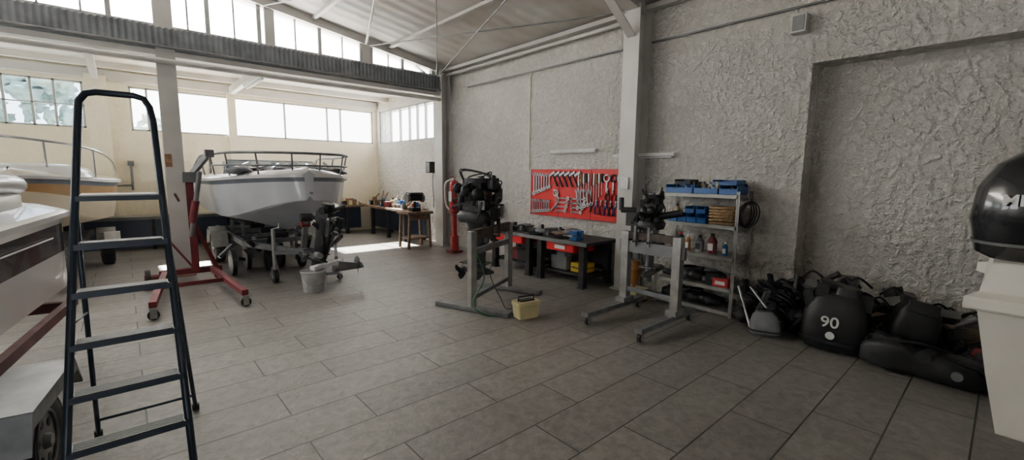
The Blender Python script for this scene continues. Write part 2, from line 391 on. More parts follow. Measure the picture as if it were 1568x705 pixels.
b.cyl((WX-.02,5.75,1.7),(WX-.02,5.75,3.36),.01,M_wall2,n=8); b.done()
b=B('wall_speaker'); b.rbox(WX-.12,WX,1.56,1.70,3.10,3.29,steelw); b.rbox(WX-.125,WX-.118,1.575,1.685,3.12,3.27,greym); b.done(.005)
b=B('wall_lamp_strip'); b.rbox(WX-.07,WX,4.25,5.2,1.98,2.01,lab); b.cyl((WX-.05,4.27,1.965),(WX-.05,5.18,1.965),.012,lab,n=8); b.done()
b=B('wall_lamp_strip'); b.rbox(WX-.09,WX,2.95,3.9,1.87,1.91,lab); b.cyl((WX-.05,3.0,1.855),(WX-.05,3.85,1.855),.012,lab,n=8); b.done()

# ---------------------------------------------------------------- boats
def boat(name,cx,y0,L,beam,zk,zc,zs,hull,side,deck,rub,dirn=1,blunt=.5,taper=.32,ch=.80,low=None,band=None,M=None,mf=.5):
    b=B(name); N=26
    if M: b.M=M
    rings=[]
    for i in range(N+1):
        s=(i/N)**1.5
        w=beam/2*max(.06,min(1,(s/taper))**blunt)
        if s>.8: w*=1-.06*(s-.8)/.2
        t=max(0,1-s/.3) if dirn>0 else 0
        k=zk+(zs-zk)*.72*t**1.8; c=zc+(zs-zc)*.5*t**1.6; sh=zs+.06*t-.05*s
        y=y0+dirn*L*s
        cock=sh+.09 if s<.22 else sh-.4
        prof=[(0,k),(.45*w,k+(c-k)*.62),(ch*w,c),(min(.985,ch+.06)*w,c+.02),((ch+.06+(.965-ch-.06)*.7)*w,c+(sh-c)*mf),(.965*w,sh-.09),(.985*w,sh-.03),(w+.025,sh-.03),(w+.025,sh+.01),(w-.01,sh+.03),
              (max(0,w-.16),sh+.075),(max(0,w-.22)*1.0,sh+.08),(max(0,w-.25),cock),(0,cock+ (.03 if s<.22 else 0))]
        rings.append((y,prof))
    mats=[hull,hull,hull,low or side,band or side,rubg if dirn>0 else side,rub,rub,rub,deck,deck,deck,deck]
    for sg in (1,-1):
        for j in range(13):
            vs=[];fs=[]
            for (y,p) in rings: vs+=[(cx+sg*p[j][0],y,p[j][1]),(cx+sg*p[j+1][0],y,p[j+1][1])]
            for i in range(N): fs.append((2*i,2*i+1,2*i+3,2*i+2))
            b._add(vs,fs,mats[j],True)
    for (y,p) in (rings[0],rings[-1]):
        R=[(cx+q[0],y,q[1]) for q in p[:12]]+[(cx-q[0],y,q[1]) for q in p[11:0:-1]]
        b._add(R,[tuple(range(len(R)))],side)
    return b
def trailer(b,cx,yf,yr,hw,zr,mt,wy,wr=.27,tongue=1.2,jock=None,fender=True,dirn=1):
    for sg in (1,-1):
        b.bar((cx+sg*hw,yf+dirn*tongue,zr),(cx+sg*hw,yr,zr),.06,.09,mt)
        b.bar((cx+sg*.04,yf,zr),(cx+sg*hw,yf+dirn*tongue,zr),.06,.09,mt)
        b.wheel((cx+sg*(hw+.22),wy,wr),(1,0,0),wr,.17,black,galv)
        b.bar((cx+sg*hw*.8,wy-.5,zr+.04),(cx+sg*hw*.8,wy-.5,zr+.30),.05,.05,mt)
        b.bar((cx+sg*hw*.8,wy+.6,zr+.04),(cx+sg*hw*.8,wy+.6,zr+.30),.05,.05,mt)
        b.bar((cx+sg*hw*.8,wy-.9,zr+.30),(cx+sg*hw*.8,wy+1.0,zr+.30),.1,.05,black)
        if fender:
            P=[(wy-wr*1.25,wr*1.1),(wy-wr*.8,wr*2.0),(wy,wr*2.25),(wy+wr*.8,wr*2.0),(wy+wr*1.25,wr*1.1)]
            for i in range(4): b.bar((cx+sg*(hw+.22),P[i][0],P[i][1]),(cx+sg*(hw+.22),P[i+1][0],P[i+1][1]),.24,.012,galv)
    b.bar((cx-hw-.2,wy,wr),(cx+hw+.2,wy,wr),.05,.05,mt); 
    for sg in (1,-1): b.bar((cx+sg*hw,wy,wr),(cx+sg*hw,wy,zr),.06,.06,mt,up=(1,0,0))
    n=4
    for i in range(n):
        y=yf+dirn*tongue+(yr-yf-dirn*tongue)*(i+.05)/(n-1)*.95
        b.bar((cx-hw,y,zr),(cx+hw,y,zr),.05,.07,mt); b.cyl((cx-.12,y,zr+.09),(cx+.12,y,zr+.09),.045,black,r2=.045)
        b.bar((cx-.13,y,zr),(cx-.13,y,zr+.1),.02,.03,mt,up=(1,0,0)); b.bar((cx+.13,y,zr),(cx+.13,y,zr+.1),.02,.03,mt,up=(1,0,0))
    b.bar((cx,yf-dirn*.35,zr),(cx,yf+dirn*.4,zr),.07,.08,mt); b.cyl((cx,yf-dirn*.5,zr+.02),(cx,yf-dirn*.35,zr+.02),.045,galv)
    if jock:
        jx,jy=jock
        b.cyl((jx,jy,.16),(jx,jy,zr+.35),.025,galv); b.cyl((jx-.03,jy,.1),(jx+.03,jy,.1),.1,black,n=20); b.cyl((jx-.04,jy,.1),(jx+.04,jy,.1),.04,galv)
        b.bar((jx-.05,jy,.1),(jx-.02,jy,.24),.012,.04,galv); b.bar((jx+.05,jy,.1),(jx+.02,jy,.24),.012,.04,galv)
        b.bar((jx,jy,zr),(cx-.04,yf+dirn*.1,zr),.05,.05,mt); b.tube([(jx,jy,zr+.35),(jx+.08,jy,zr+.36),(jx+.08,jy,zr+.42)],.01,galv)
C=2.06
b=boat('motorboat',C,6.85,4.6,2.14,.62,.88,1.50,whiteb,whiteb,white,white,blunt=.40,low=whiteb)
rail=[(C-1.05,10.4,1.6),(C-1.0,9.6,1.86),(C-.98,8.6,1.87),(C-.9,7.75,1.88),(C-.62,7.15,1.88),(C-.2,6.93,1.88),(C+.2,6.93,1.88),(C+.62,7.15,1.88),(C+.9,7.75,1.88),(C+.98,8.6,1.87),(C+1.0,9.6,1.86),(C+1.05,10.4,1.6)]
b.curve(rail,.02,greym)
rail2=[(p[0],p[1]+.02,1.70) for p in rail[2:-2]]; b.curve(rail2,.013,greym)
for p in rail[1:-1]: b.cyl((p[0]*.94+C*.06,p[1]+.05,1.53),p,.013,greym,n=8)
b._add([(C-.8,8.7,1.56),(C+.8,8.7,1.56),(C+.7,8.95,1.80),(C-.7,8.95,1.80)],[(0,1,2,3)],M_glassb)
b.tube([(C-.8,8.7,1.56),(C-.7,8.95,1.80),(C+.7,8.95,1.80),(C+.8,8.7,1.56)],.014,chrome)
for sg in(1,-1): b.sup([(C+sg*.4,9.6,1.1,.24,.25),(C+sg*.4,9.6,1.45,.25,.26),(C+sg*.4,9.6,1.5,.2,.2)],white); b.box((C+sg*.4,9.85,1.62),(.46,.1,.34),white)
for i in range(14):
    b.ell((C-.75+i*.115+random.uniform(-.04,.04),8.0+random.uniform(-.5,.4),1.62),(.12+random.random()*.1,.2,.05+random.random()*.06),[tarp,lab,blackm,tarp,lab][i%5],6,12,rough=.7,seed=i)
for i in range(9): b.bar((C-.8+.18*i,7.6+random.random()*.3,1.66),(C-.5+.15*i,8.3,1.68+random.random()*.1),.03,.03,[chrome,wood,blackm][i%3])
b.cyl((C,6.83,1.3),(C,6.75,1.3),.02,chrome)
b.done()
b=B('boat_trailer'); trailer(b,C-.1,6.7,10.9,.55,.44,galvd,9.3,.28,1.5,(1.56,6.95))
b.bar((C-.1,6.95,.44),(C-.1,6.75,.95),.07,.07,galv); b.cyl((C-.18,6.74,.95),(C-.02,6.74,.95),.06,black); b.cyl((C-.16,6.8,.85),(C-.04,6.8,.85),.05,redd)
for i in range(16):
    b.bar((C-1.0+i*.11,7.4+random.random(),.10+random.random()*.5),(C-.8+i*.11,7.9+random.random(),.15+random.random()*.4),.05,.05,[galvd,blackm,greym,black][i%4])
for i in range(5): b.cyl((C-.9+i*.25,7.9+.3*(i%2),.2),(C-.84+i*.25,7.9+.3*(i%2),.2),.2,black,n=24)
b.done()
C2=-1.05
b=boat('cabin_boat',C2,8.1,3.75,2.0,.66,.85,1.46,cream,cream,cream,white,taper=.4,blunt=.5,low=cream,band=tan,ch=.84)
b.sup([(C2,9.3,1.5,.75,1.0),(C2,9.35,1.62,.68,.9),(C2,9.4,1.68,.5,.7)],white,e=3)
b.curve([(C2-.95,10.8,1.9),(C2-.8,9.2,2.0),(C2-.3,8.5,2.03),(C2+.3,8.5,1.98),(C2+.75,9.0,1.9),(C2+.93,10.0,1.75),(C2+.95,10.6,1.52)],.018,chrome)
for q in ((C2-.8,9.2,2.0),(C2-.3,8.5,2.03),(C2+.3,8.5,1.98),(C2+.75,9.0,1.9)): b.cyl((q[0],q[1]+.08,1.48),q,.013,chrome,n=8)
b.done()
b=B('boat_trailer'); trailer(b,C2,7.9,11.3,.55,.46,greym,10.2,.28,1.2,(C2+.2,8.1)); b.box((C2+.85,9.9,.5),(.2,.12,.16),lab); b.done()
C3=-1.66
MR=Matrix.Translation((-.43,3.08,0))@Matrix.Rotation(math.radians(-8),4,'Z')@Matrix.Translation((.43,-3.08,0))
b=boat('speedboat',C3,5.55,5.0,1.9,.53,.58,1.24,white,white,white,white,dirn=-1,blunt=.12,taper=.03,ch=.90,low=white,band=dgrey,M=MR,mf=.50)
b.sup([(C3,4.2,1.30,.80,1.15),(C3,4.2,1.40,.80,1.15),(C3,4.2,1.46,.74,1.05)],white,e=6)
b.curve([(C3+.82,3.0,1.46),(C3+.76,3.8,1.51),(C3+.80,4.6,1.50),(C3+.72,5.1,1.47),(C3+.3,5.3,1.43)],.065,white,n=12)
b.box((C3+.68,4.8,1.51),(.16,.2,.05),white); b.box((C3+.4,5.1,1.50),(.3,.1,.05),white)
b.tube([(C3+.935,y,1.06+.015*math.sin(y*5)) for y in (2.0,2.6,3.2,3.8,4.4,5.0)],.006,lab)
b.done()
b=B('maroon_boat_trailer'); b.M=MR; CT=-1.55
for sg in (1,-1):
    b.bar((CT+sg*.85,1.2,.48),(CT+sg*.85,5.25,.48),.05,.07,maroon)
    b.bar((CT+sg*.55,1.2,.50),(CT+sg*.55,5.0,.50),.1,.04,black)
    wx=CT+sg*1.10; wy=3.08
    b.wheel((wx,wy,.25),(1,0,0),.25,.17,black,greym)
    P=[(wy-.40,.37),(wy-.33,.54),(wy+.34,.54),(wy+.44,.37)]
    for i in range(3): b.bar((wx,P[i][0],P[i][1]),(wx,P[i+1][0],P[i+1][1]),.25,.012,galvd)
    b._add([(wx+sg*.125,p[0],p[1]) for p in P]+[(wx+sg*.125,wy+.36,.47),(wx+sg*.125,wy-.34,.47)],[(0,1,5),(1,2,4,5),(2,3,4)],galvd)
    b.bar((CT+sg*.85,wy,.50),(CT+sg*1.0,wy,.50),.3,.03,galvd)
for y in (1.3,3.08,5.2): b.bar((CT-.85,y,.45),(CT+.85,y,.45),.06,.08,maroon)
b.bar((CT-1.0,3.08,.25),(CT+1.0,3.08,.25),.05,.05,greym)
for sg in(1,-1): b.bar((CT+sg*.8,3.08,.25),(CT+sg*.8,3.08,.45),.05,.05,greym,up=(1,0,0))
b.bar((CT,1.3,.47),(CT,-.6,.47),.09,.1,maroon)
b.cyl((CT,-.4,.12),(CT,-.4,.5),.03,galv); b.cyl((CT-.03,-.4,.1),(CT+.03,-.4,.1),.1,black)
b.done()

# ---------------------------------------------------------------- step ladder
b=B('step_ladder')
def Lx(z): return -.305+ .165*z/1.9
def Rx(z): return .158-.012*z/1.9
def Ly(z): return 2.45+.34*z
def pz(z,left,dy=0): return V(((Lx(z) if left else Rx(z)),Ly(z)+dy,z))
pl=[pz(z,True) for z in (0,.5,1.0,1.5,1.86)]; pr=[pz(z,False) for z in (1.86,1.5,1.0,.5,0)]
zt=1.995; arc=[V((Lx(1.82)+.010,Ly(1.93),1.94)),V((Lx(1.9)+.03,Ly(1.97),1.982)),V((Lx(1.9)+.07,Ly(zt),zt)),V((Rx(1.9)-.07,Ly(zt),zt)),V((Rx(1.9)-.03,Ly(1.97),1.982)),V((Rx(1.82)-.010,Ly(1.93),1.94))]
b.tube(pl+arc+pr,.0165,bluel,n=12)
for z in (.18,.395,.61,.825,1.045,1.26):
    a=Lx(z);c=Rx(z);y=Ly(z)
    b.rbox(a,c,y-.035,y+.05,z-.032,z-.006,bluel)
    for k in range(6): b.rbox(a+.02,c-.02,y-.034+k*.0145,y-.026+k*.0145,z-.006,z+.001,tread)
z=1.48; b.rbox(Lx(z),Rx(z),Ly(z)-.03,Ly(z)+.2,z-.028,z-.004,bluel)
for k in range(12): b.rbox(Lx(z)+.015,Rx(z)-.015,Ly(z)-.025+k*.018,Ly(z)-.015+k*.018,z-.004,z+.003,galv)
b.tube([(Lx(1.42),Ly(1.42)+.03,1.42),(-.225,3.5,0)],.012,bluel); b.tube([(Rx(1.42),Ly(1.42)+.03,1.42),(.255,3.5,0)],.012,bluel)
b.tube([(-.218,3.46,.12),(.25,3.46,.12)],.009,bluel); b.tube([(-.2,3.2,.7),(.2,3.2,.7)],.008,bluel)
b.tube([(Lx(.9)+.0,Ly(.9),.9),(-.195,3.17,.85)],.006,bluel); b.tube([(Rx(.9),Ly(.9),.9),(.19,3.17,.85)],.006,bluel)
for p in (pz(0,True),pz(0,False),V((-.225,3.5,0)),V((.255,3.5,0))): b.cyl(p,p+V((0,0,.04)),.02,black)
b.done()

# ---------------------------------------------------------------- engine hoist
b=B('engine_hoist')
b.bar((.28,7.75,.17),(1.02,7.75,.17),.1,.08,redd); b.bar((.35,7.75,.17),(.14,6.0,.16),.07,.07,redd); b.bar((.9,7.75,.17),(1.0,5.95,.16),.07,.07,redd)
b.bar((.1,6.9,.16),(.98,6.9,.16),.04,.05,redd)
b.bar((.70,7.7,.17),(.68,7.45,1.5),.09,.09,redd); b.bar((.66,7.5,1.48),(.90,7.2,1.84),.06,.06,greym)
b.cyl((.66,7.5,.7),(.79,7.3,1.6),.03,greym); b.cyl((.68,7.45,.9),(.73,7.38,1.2),.045,redd)
b.cyl((.90,7.2,1.83),(.90,7.2,1.66),.012,galv); b.torus((.90,7.2,1.62),(1,0,0),.035,.012,galv); b.box((.70,7.42,1.52),(.2,.12,.14),greym); b.box((.9,7.2,1.84),(.1,.1,.1),greym)
b.bar((.55,7.45,1.2),(.50,7.3,1.3),.02,.03,redd); b.bar((.70,7.75,.17),(.38,7.75,.7),.03,.03,redd)
b.bar((.70,7.6,.9),(.95,7.7,.2),.03,.05,redd)
for p in ((.14,5.98),(1.0,5.93),(.98,7.78)): b.caster((p[0],p[1],.13),.055)
b.cyl((.13,7.75,.12),(.19,7.75,.12),.12,black,n=24); b.cyl((.12,7.75,.12),(.3,7.75,.12),.05,redd)
b.done(.003)

# ---------------------------------------------------------------- outboards
def prop(b,c,ax,R,m):
    c=V(c);ax=V(ax).normalized();u=ax.orthogonal().normalized();w=ax.cross(u)
    b.cyl(c-ax*.05,c+ax*.05,R*.25,m,r2=R*.18)
    for i in range(3):
        t=2*math.pi*i/3; d=u*math.cos(t)+w*math.sin(t); e=ax.cross(d)
        vs=[c+d*R*.2-e*R*.15-ax*.02,c+d*R*.6-e*R*.42-ax*.03,c+d*R-e*R*.1,c+d*R*.95+e*R*.25+ax*.02,c+d*R*.5+e*R*.35+ax*.03,c+d*R*.2+e*R*.15+ax*.02]
        b._add(vs,[(0,1,2,3,4,5)],m)
def powerhead(b,m1,m2,s=1,seed=1,n=26,wd=1):
    rnd=random.Random(seed)
    b.sup([(0,0,0,.15*s*wd,.2*s),(0,0,.08*s,.17*s*wd,.22*s),(0,0,.12*s,.14*s*wd,.19*s)],m1)
    b.box((0,.02,.28*s),(.2*s*wd,.24*s,.34*s),m1)
    b.cyl((0,-.02,.45*s),(0,-.02,.5*s),.13*s*wd,m1,n=22); b.cyl((0,-.02,.5*s),(0,-.02,.53*s),.05*s,m2)
    for i in range(n):
        a=rnd.uniform(0,6.28); z=rnd.uniform(.1,.46)*s; r=rnd.uniform(.1,.17)*s*wd
        p=V((r*math.cos(a),r*1.1*math.sin(a),z)); k=i%4
        if k==0: b.cyl(p,p+V((rnd.uniform(-.05,.05),rnd.uniform(-.05,.05),.1*s)),.03*s,m1)
        elif k==1: b.box(p,(.08*s,.07*s,.1*s),m2 if rnd.random()<.3 else m1,Matrix.Rotation(a,3,'Z'))
        elif k==2: b.curve([p,p*1.25+V((0,0,.03)),V((p.x*1.2,-p.y*.3,z+.1*s)),V((p.x*.6,-p.y,z))],.009*s,black,n=6,sub=4)
        else: b.ell(p,(.06*s*wd,.06*s,.07*s),m1,6,10)
def leg(b,m,L=.75,s=1,pm=None):
    b.sup([(0,0,.0,.09*s,.14*s),(0,0,-.12*L,.07*s,.12*s),(0,0,-.4*L,.045*s,.085*s),(0,0,-.72*L,.035*s,.08*s),(0,0,-.80*L,.02*s,.09*s)],m,e=2.3)
    b.box((0,.03*s,-.70*L),(.17*s,.32*s,.012),m)
    b.ell((0,0,-.84*L),(.045*s,.19*s,.045*s),m)
    for o in (0,.006): b._add([(o,-.08*s,-.86*L),(o,.09*s,-.86*L),(o,.07*s,-1.02*L),(o,.0,-1.0*L)],[(0,1,2,3)],m)
    prop(b,(0,.22*s,-.84*L),(0,1,0),.12*s,pm or m)
def clamp(b,m,s=1):
    for sg in(1,-1):
        b.bar((sg*.09*s,-.14*s,.0),(sg*.09*s,-.16*s,-.26*s),.03*s,.06*s,m,up=(0,1,0)); b.bar((sg*.09*s,-.24*s,.0),(sg*.09*s,-.24*s,-.2*s),.03*s,.04*s,m,up=(0,1,0)); b.bar((sg*.09*s,-.14*s,.02),(sg*.09*s,-.26*s,.02),.03*s,.04*s,m)
        b.cyl((sg*.09*s,-.33*s,-.14*s),(sg*.09*s,-.2*s,-.14*s),.012*s,galv)
    b.cyl((-.12*s,-.14*s,.02),(.12*s,-.14*s,.02),.02*s,galv)

b=B('engine_stand')
d=V((.36,-.94,0)).normalized(); P1=V((2.97,4.05,0)); P2=V((3.92,4.5,0)); cr=(P2-P1).normalized(); mid=(P1+P2)/2
for P in (P1,P2):
    b.bar(P-d*.5+V((0,0,.035)),P+d*.5+V((0,0,.035)),.10,.05,galvd); b.bar(P+V((0,0,.05)),P+V((0,0,.95)),.08,.08,galv,up=(1,0,0))
    for q in(-.47,.47): b.cyl(P+d*q,P+d*q+V((0,0,.03)),.03,black)
b.bar(P1+V((0,0,.70)),P2+V((0,0,.70)),.05,.07,galvd); b.bar(P1+V((0,0,.90)),P2+V((0,0,.90)),.06,.12,woodd)
b.bar(P1+d*.02+V((0,0,.17)),P2+V((0,0,.17)),.04,.05,galvd)
b.curve([P1+V((.03,-.05,.7)),P1+V((.1,-.1,.4)),P1+V((-.1,-.15,.15)),P1+V((.0,-.3,.02)),P1+V((.3,-.45,.02))],.008,greenc)
b.curve([mid+V((.0,-.1,.6)),mid+V((-.15,-.15,.4)),mid+V((-.1,-.3,.1)),mid+V((-.15,-.5,.02)),V((3.3,3.5,.2))],.006,black)
b.done(.003)
b=B('outboard_motor'); ang=math.atan2(cr.y,cr.x)
b.M=Matrix.Translation(mid+V((.05,.05,1.0)))@Matrix.Rotation(ang,4,'Z')@Matrix.Translation((0,.2,0))
powerhead(b,blackm,greym,1.10,3,56,1.4); leg(b,blackm,.78,1.2); clamp(b,blackm)
b.ell((.12,.05,-.15),(.19,.12,.22),blackm,8,14,rough=.5,seed=2)
b.curve([(-.15,-.1,.2),(-.3,-.2,.25),(-.33,-.15,.05)],.012,black); b.cyl((.36,0,.05),(.36,0,.6),.008,greym); b.cyl((.1,0,.2),(.36,0,.2),.02,blackm)
b.box((.28,.05,.16),(.18,.16,.24),blackm)
b.done()
b=B('battery_box'); b.M=Matrix.Translation((3.32,3.50,0))@Matrix.Rotation(-.2,4,'Z')
b.sup([(0,0,0,.125,.08),(0,0,.14,.14,.09),(0,0,.15,.15,.10),(0,0,.19,.145,.095)],yelb,e=8,smooth=False); b.tube([(-.1,0,.19),(-.1,0,.24),(.1,0,.24),(.1,0,.19)],.009,black); b.box((0,0,.195),(.18,.08,.02),blackm)
b.done()
b=B('engine_stand')
for y,px in ((2.88,4.33),(2.23,4.30)):
    b.bar((3.6,y,.12),(4.68,y,.12),.09,.05,galvd); b.bar((px,y,.12),(px,y,.97),.09,.09,galv,up=(1,0,0))
    for x in(3.65,4.63): b.caster((x,y,.1),.042)
    b.box((px,y,.17),(.2,.12,.06),galv)
b.bar((4.30,2.15,.80),(4.33,2.96,.80),.05,.13,greym); b.bar((4.30,2.25,.93),(4.33,2.86,.93),.06,.08,woodd); b.bar((4.30,2.22,.3),(4.33,2.9,.3),.04,.05,galvd)
b.done(.003)
b=B('outboard_motor')
b.M=Matrix.Translation((4.50,2.68,1.0))@Matrix.Rotation(-math.pi/2+.1,4,'Z')
powerhead(b,blackm,greym,.78,9,34); leg(b,greym,.62,.9,galv); clamp(b,greym,.9)
b.curve([(0,-.15,.15),(.02,-.35,.2),(.05,-.55,.12)],.02,blackm); b.cyl((-.2,0,.2),(-.36,-.05,.2),.035,blackm); b.cyl((-.36,-.05,.2),(-.38,-.02,.34),.03,blackm)
b.cyl((.1,0,.15),(.33,.05,.2),.04,blackm); b.box((-.22,0,.1),(.14,.12,.16),blackm); b.box((.12,-.1,-.14),(.14,.1,.2),blackm); b.cyl((-.12,-.1,-.05),(-.12,-.1,-.35),.05,greym)
b.done()
b=B('funnel'); b.cyl((4.85,3.1,.22),(4.85,3.1,.42),.04,orange,r2=.10); b.cyl((4.85,3.1,.42),(4.85,3.1,.52),.10,orange,r2=.06); b.cyl((4.85,3.1,.165),(4.85,3.1,.22),.02,orange); b.done()
b=B('plastic_crate'); b.rbox(4.72,4.98,2.97,3.23,0,.02,yelb)
for (x0,x1,y0,y1) in ((4.72,4.73,2.97,3.23),(4.97,4.98,2.97,3.23),(4.72,4.98,2.97,2.98),(4.72,4.98,3.22,3.23)): b.rbox(x0,x1,y0,y1,0,.16,yelb)
b.rbox(4.71,4.99,2.96,3.24,.15,.165,yelb); b.done()
b=B('plastic_bucket'); b.cyl((1.85,6.17,0),(1.85,6.17,.27),.13,bucketm,r2=.155,n=28); b.torus((1.85,6.17,.27),(0,0,1),.155,.01,bucketm); b.cyl((1.85,6.17,.265),(1.85,6.17,.275),.15,greym); b.curve([(1.70,6.17,.25),(1.72,6.05,.15),(1.85,6.0,.1),(1.98,6.05,.15),(2.0,6.17,.25)],.004,galv); b.done()
b=B('outboard_motor')
b.M=Matrix.Translation((2.08,6.30,.98))@Matrix.Rotation(.6,4,'Z')@Matrix.Rotation(.25,4,'X')
b.box((0,0,.02),(.16,.2,.12),blackm); b.cyl((0,0,0),(0,.0,.2),.07,blackm); b.cyl((-.1,0,.1),(.14,.02,.14),.05,blackm)
b.cyl((.05,-.05,.1),(.12,-.2,.22),.03,black)
leg(b,blackm,.75,1.0,greym); clamp(b,blackm,.9)
b.bar((-.1,.1,-.1),(.1,-.1,-.3),.05,.05,black); b.bar((.1,.12,.0),(-.08,-.12,-.35),.05,.05,black)
b.done()
b=B('engine_trolley')
b.bar((2.1,6.05,.9),(2.1,6.72,.05),.04,.04,blackm); b.bar((1.95,6.5,1.0),(2.3,6.3,.75),.05,.05,blackm); b.bar((1.9,6.72,.1),(2.36,6.6,.1),.04,.04,greym); b.bar((2.1,6.72,.1),(2.15,6.1,.85),.05,.03,greym)
b.caster((2.36,6.6,.1),.04); b.caster((1.92,6.72,.1),.04); b.bar((1.85,6.2,.30),(2.3,6.35,.33),.1,.05,lab)
b.bar((2.15,6.1,.34),(2.42,6.12,.28),.09,.09,greym); prop(b,(2.46,6.12,.28),(1,0,0),.15,greym); b.cyl((2.1,6.1,.28),(2.5,6.14,.28),.05,greym)
b.done()

# ---------------------------------------------------------------- pegboard with tools
b=B('tool_pegboard'); Y0,Y1=3.66,5.66
bx=WX-.035; b.rbox(bx,WX-.004,Y0,Y1,.91,1.69,redb)
for y in (Y0,Y1): b.rbox(bx-.008,WX-.004,y-.012,y+.012,.9,1.7,redp)
for z in (.91,1.17,1.43,1.69): b.rbox(bx-.006,WX-.004,Y0,Y1,z-.008,z+.008,redp)
for y in (4.33,5.0): b.rbox(bx-.006,WX-.004,y-.006,y+.006,.91,1.69,redp)
X=bx-.02
def wrench(y,z,L,a=0,m=chromed):
    dz=math.cos(a);dy=math.sin(a)
    p=V((X,y,z));q=V((X,y-dy*L,z-dz*L)); b.bar(p,q,.013+L*.04,.012,m,up=(1,0,0))
    b.torus(q,(1,0,0),.018+L*.04,.008+L*.01,m,n=12,k=6)
    s=V((0,dz,-dy))*(.014+L*.04); up=V((0,dy,dz))
    for sg in (1,-1): b.bar(p+s*sg*.6-up*.005,p+s*sg+up*(.03+L*.06),.012,.014+L*.02,m,up=(1,0,0))
def driver(y,z,L,m):
    b.cyl((X,y,z),(X,y,z-L*.4),.017,m); b.cyl((X,y,z-L*.4),(X,y,z-L),.007,chromed,n=6)
def hammer(y,z,L,a):
    q=V((X,y-math.sin(a)*L,z-math.cos(a)*L)); p=V((X,y,z)); b.bar(p,q,.024,.02,blackm,up=(1,0,0))
    d=V((0,math.cos(a),-math.sin(a))); b.bar(p-d*.07,p+d*.06,.035,.035,chromed,up=(1,0,0))
def pliers(y,z,L,m):
    for sg in(1,-1): b.curve([(X,y+sg*.01,z),(X,y-sg*.012,z-L*.3),(X,y-sg*.04,z-L*.6),(X,y-sg*.03,z-L)],.011,m,n=6,sub=3); b.cyl((X,y+sg*.01,z+.03),(X,y-sg*.008,z-L*.3),.011,chromed,n=6)
for i in range(7): wrench(5.58-i*.062,1.60-.004*i,.32-.024*i)
for i in range(8): wrench(5.60-i*.056,1.14,.18-.006*i)
for i in range(6): hammer(5.14-i*.11,1.62,.24,.5)
b.torus((X,5.05,1.3),(1,0,0),.05,.012,chromed,n=14,k=6)
b.curve([(X,5.1,1.36),(X,4.98,1.2),(X,5.1,1.05),(X,5.16,1.0)],.012,chromed,n=6)
for i in range(4): wrench(5.02,1.22-.07*i,.24-.02*i,a=math.pi/2)
for i in range(4): wrench(4.68,1.22-.07*i,.26-.03*i,a=math.pi/2)
for i in range(10): driver(4.56-i*.05,1.63,.48-.04*(i%5),[chromed,orange,chromed,blackm,chromed,redp][i%6])
for i in range(5): wrench(4.6-i*.07,1.34,.26-.02*i,a=.12)
for i in range(5): pliers(4.2-i*.09,1.20,.20,[blue,redp,blue,black,blue][i])
for i in range(3): b.torus((X,4.02-i*.12,1.56),(1,0,0),.05,.013,[chromed,blackm,chromed][i],n=16,k=6); b.bar((X,4.02-i*.12,1.52),(X,4.02-i*.12,1.36),.02,.015,chromed,up=(1,0,0))
for i in range(3): pliers(4.0-i*.1,1.38,.16,[black,redp,black][i])
b.curve([(X,4.35,1.36),(X,4.30,1.2),(X,4.32,1.03)],.012,blackm,n=6)
b.done()

# ---------------------------------------------------------------- workbench
b=B('workbench')
b.rbox(4.72,5.46,3.78,5.95,.62,.665,blackm); b.rbox(4.71,4.73,3.78,5.95,.615,.668,greym)
for y in (3.9,4.74,5.0,5.85):
    for x in (4.80,5.36): b.rbox(x-.045,x+.045,y-.045,y+.045,0,.62,blackm); b.rbox(x-.06,x+.06,y-.06,y+.06,0,.012,blackm)
    b.rbox(4.8,5.36,y-.02,y+.02,.12,.18,blackm)
b.rbox(5.33,5.38,3.95,5.85,.2,.6,blackm); b.rbox(4.85,5.3,3.95,4.74,.14,.165,blackm); b.rbox(4.85,5.3,5.02,5.85,.14,.165,blackm)
for ya,yb in ((4.02,4.58),(5.12,5.78)):
    b.rbox(4.76,5.2,ya,yb,.49,.615,redb); b.rbox(4.745,4.76,ya+.01,yb-.01,.495,.61,redb)
    m=(ya+yb)/2; b.rbox(4.738,4.746,m-.1,m+.1,.525,.58,lab); b.bar((4.73,m-.12,.6),(4.73,m+.12,.6),.02,.012,greym)
b.done(.003)
b=B('bench_vise'); b.M=Matrix.Translation((4.88,4.1,.665))
b.box((0,0,.02),(.16,.14,.04),blue); b.box((0,0,.07),(.1,.1,.08),blue); b.box((-.06,0,.11),(.05,.15,.06),blue); b.box((.04,0,.11),(.06,.15,.06),blue); b.cyl((-.22,0,.08),(0,0,.08),.014,chromed); b.cyl((-.2,-.08,.08),(-.2,.08,.08),.007,chromed); b.done(.004)
b=B('bench_clutter'); rnd=random.Random(4)
for i in range(34):
    y=rnd.uniform(4.4,5.80);x=rnd.uniform(4.85,5.32); m=rnd.choice([blackm,blackm,greym,black,tarp,greym,wood]); k=i%4; z=.670
    if k==0: h=rnd.uniform(.03,.09); b.box((x,y,z+h/2),(rnd.uniform(.06,.2),rnd.uniform(.06,.2),h),m,Matrix.Rotation(rnd.random()*3,3,'Z'))
    elif k==1: r=rnd.uniform(.02,.04); b.cyl((x,y,z),(x,y,z+rnd.uniform(.05,.12)),r,m)
    elif k==2: b.bar((x,y,z+.012),(x+rnd.uniform(-.15,.1),y+rnd.uniform(-.2,.2),z+.012),.02,.02,m)
    else: b.ell((x,y,z+.055),(rnd.uniform(.05,.14),rnd.uniform(.05,.14),.035),m,6,12,rough=.5,seed=i)
b.done()
b=B('yellow_case'); b.rbox(4.98,5.22,4.02,4.28,.166,.30,yellow); b.rbox(4.97,5.23,4.01,4.29,.225,.235,blackm); b.tube([(4.97,4.08,.24),(4.93,4.08,.24),(4.93,4.2,.24),(4.97,4.2,.24)],.008,black); b.done(.008)
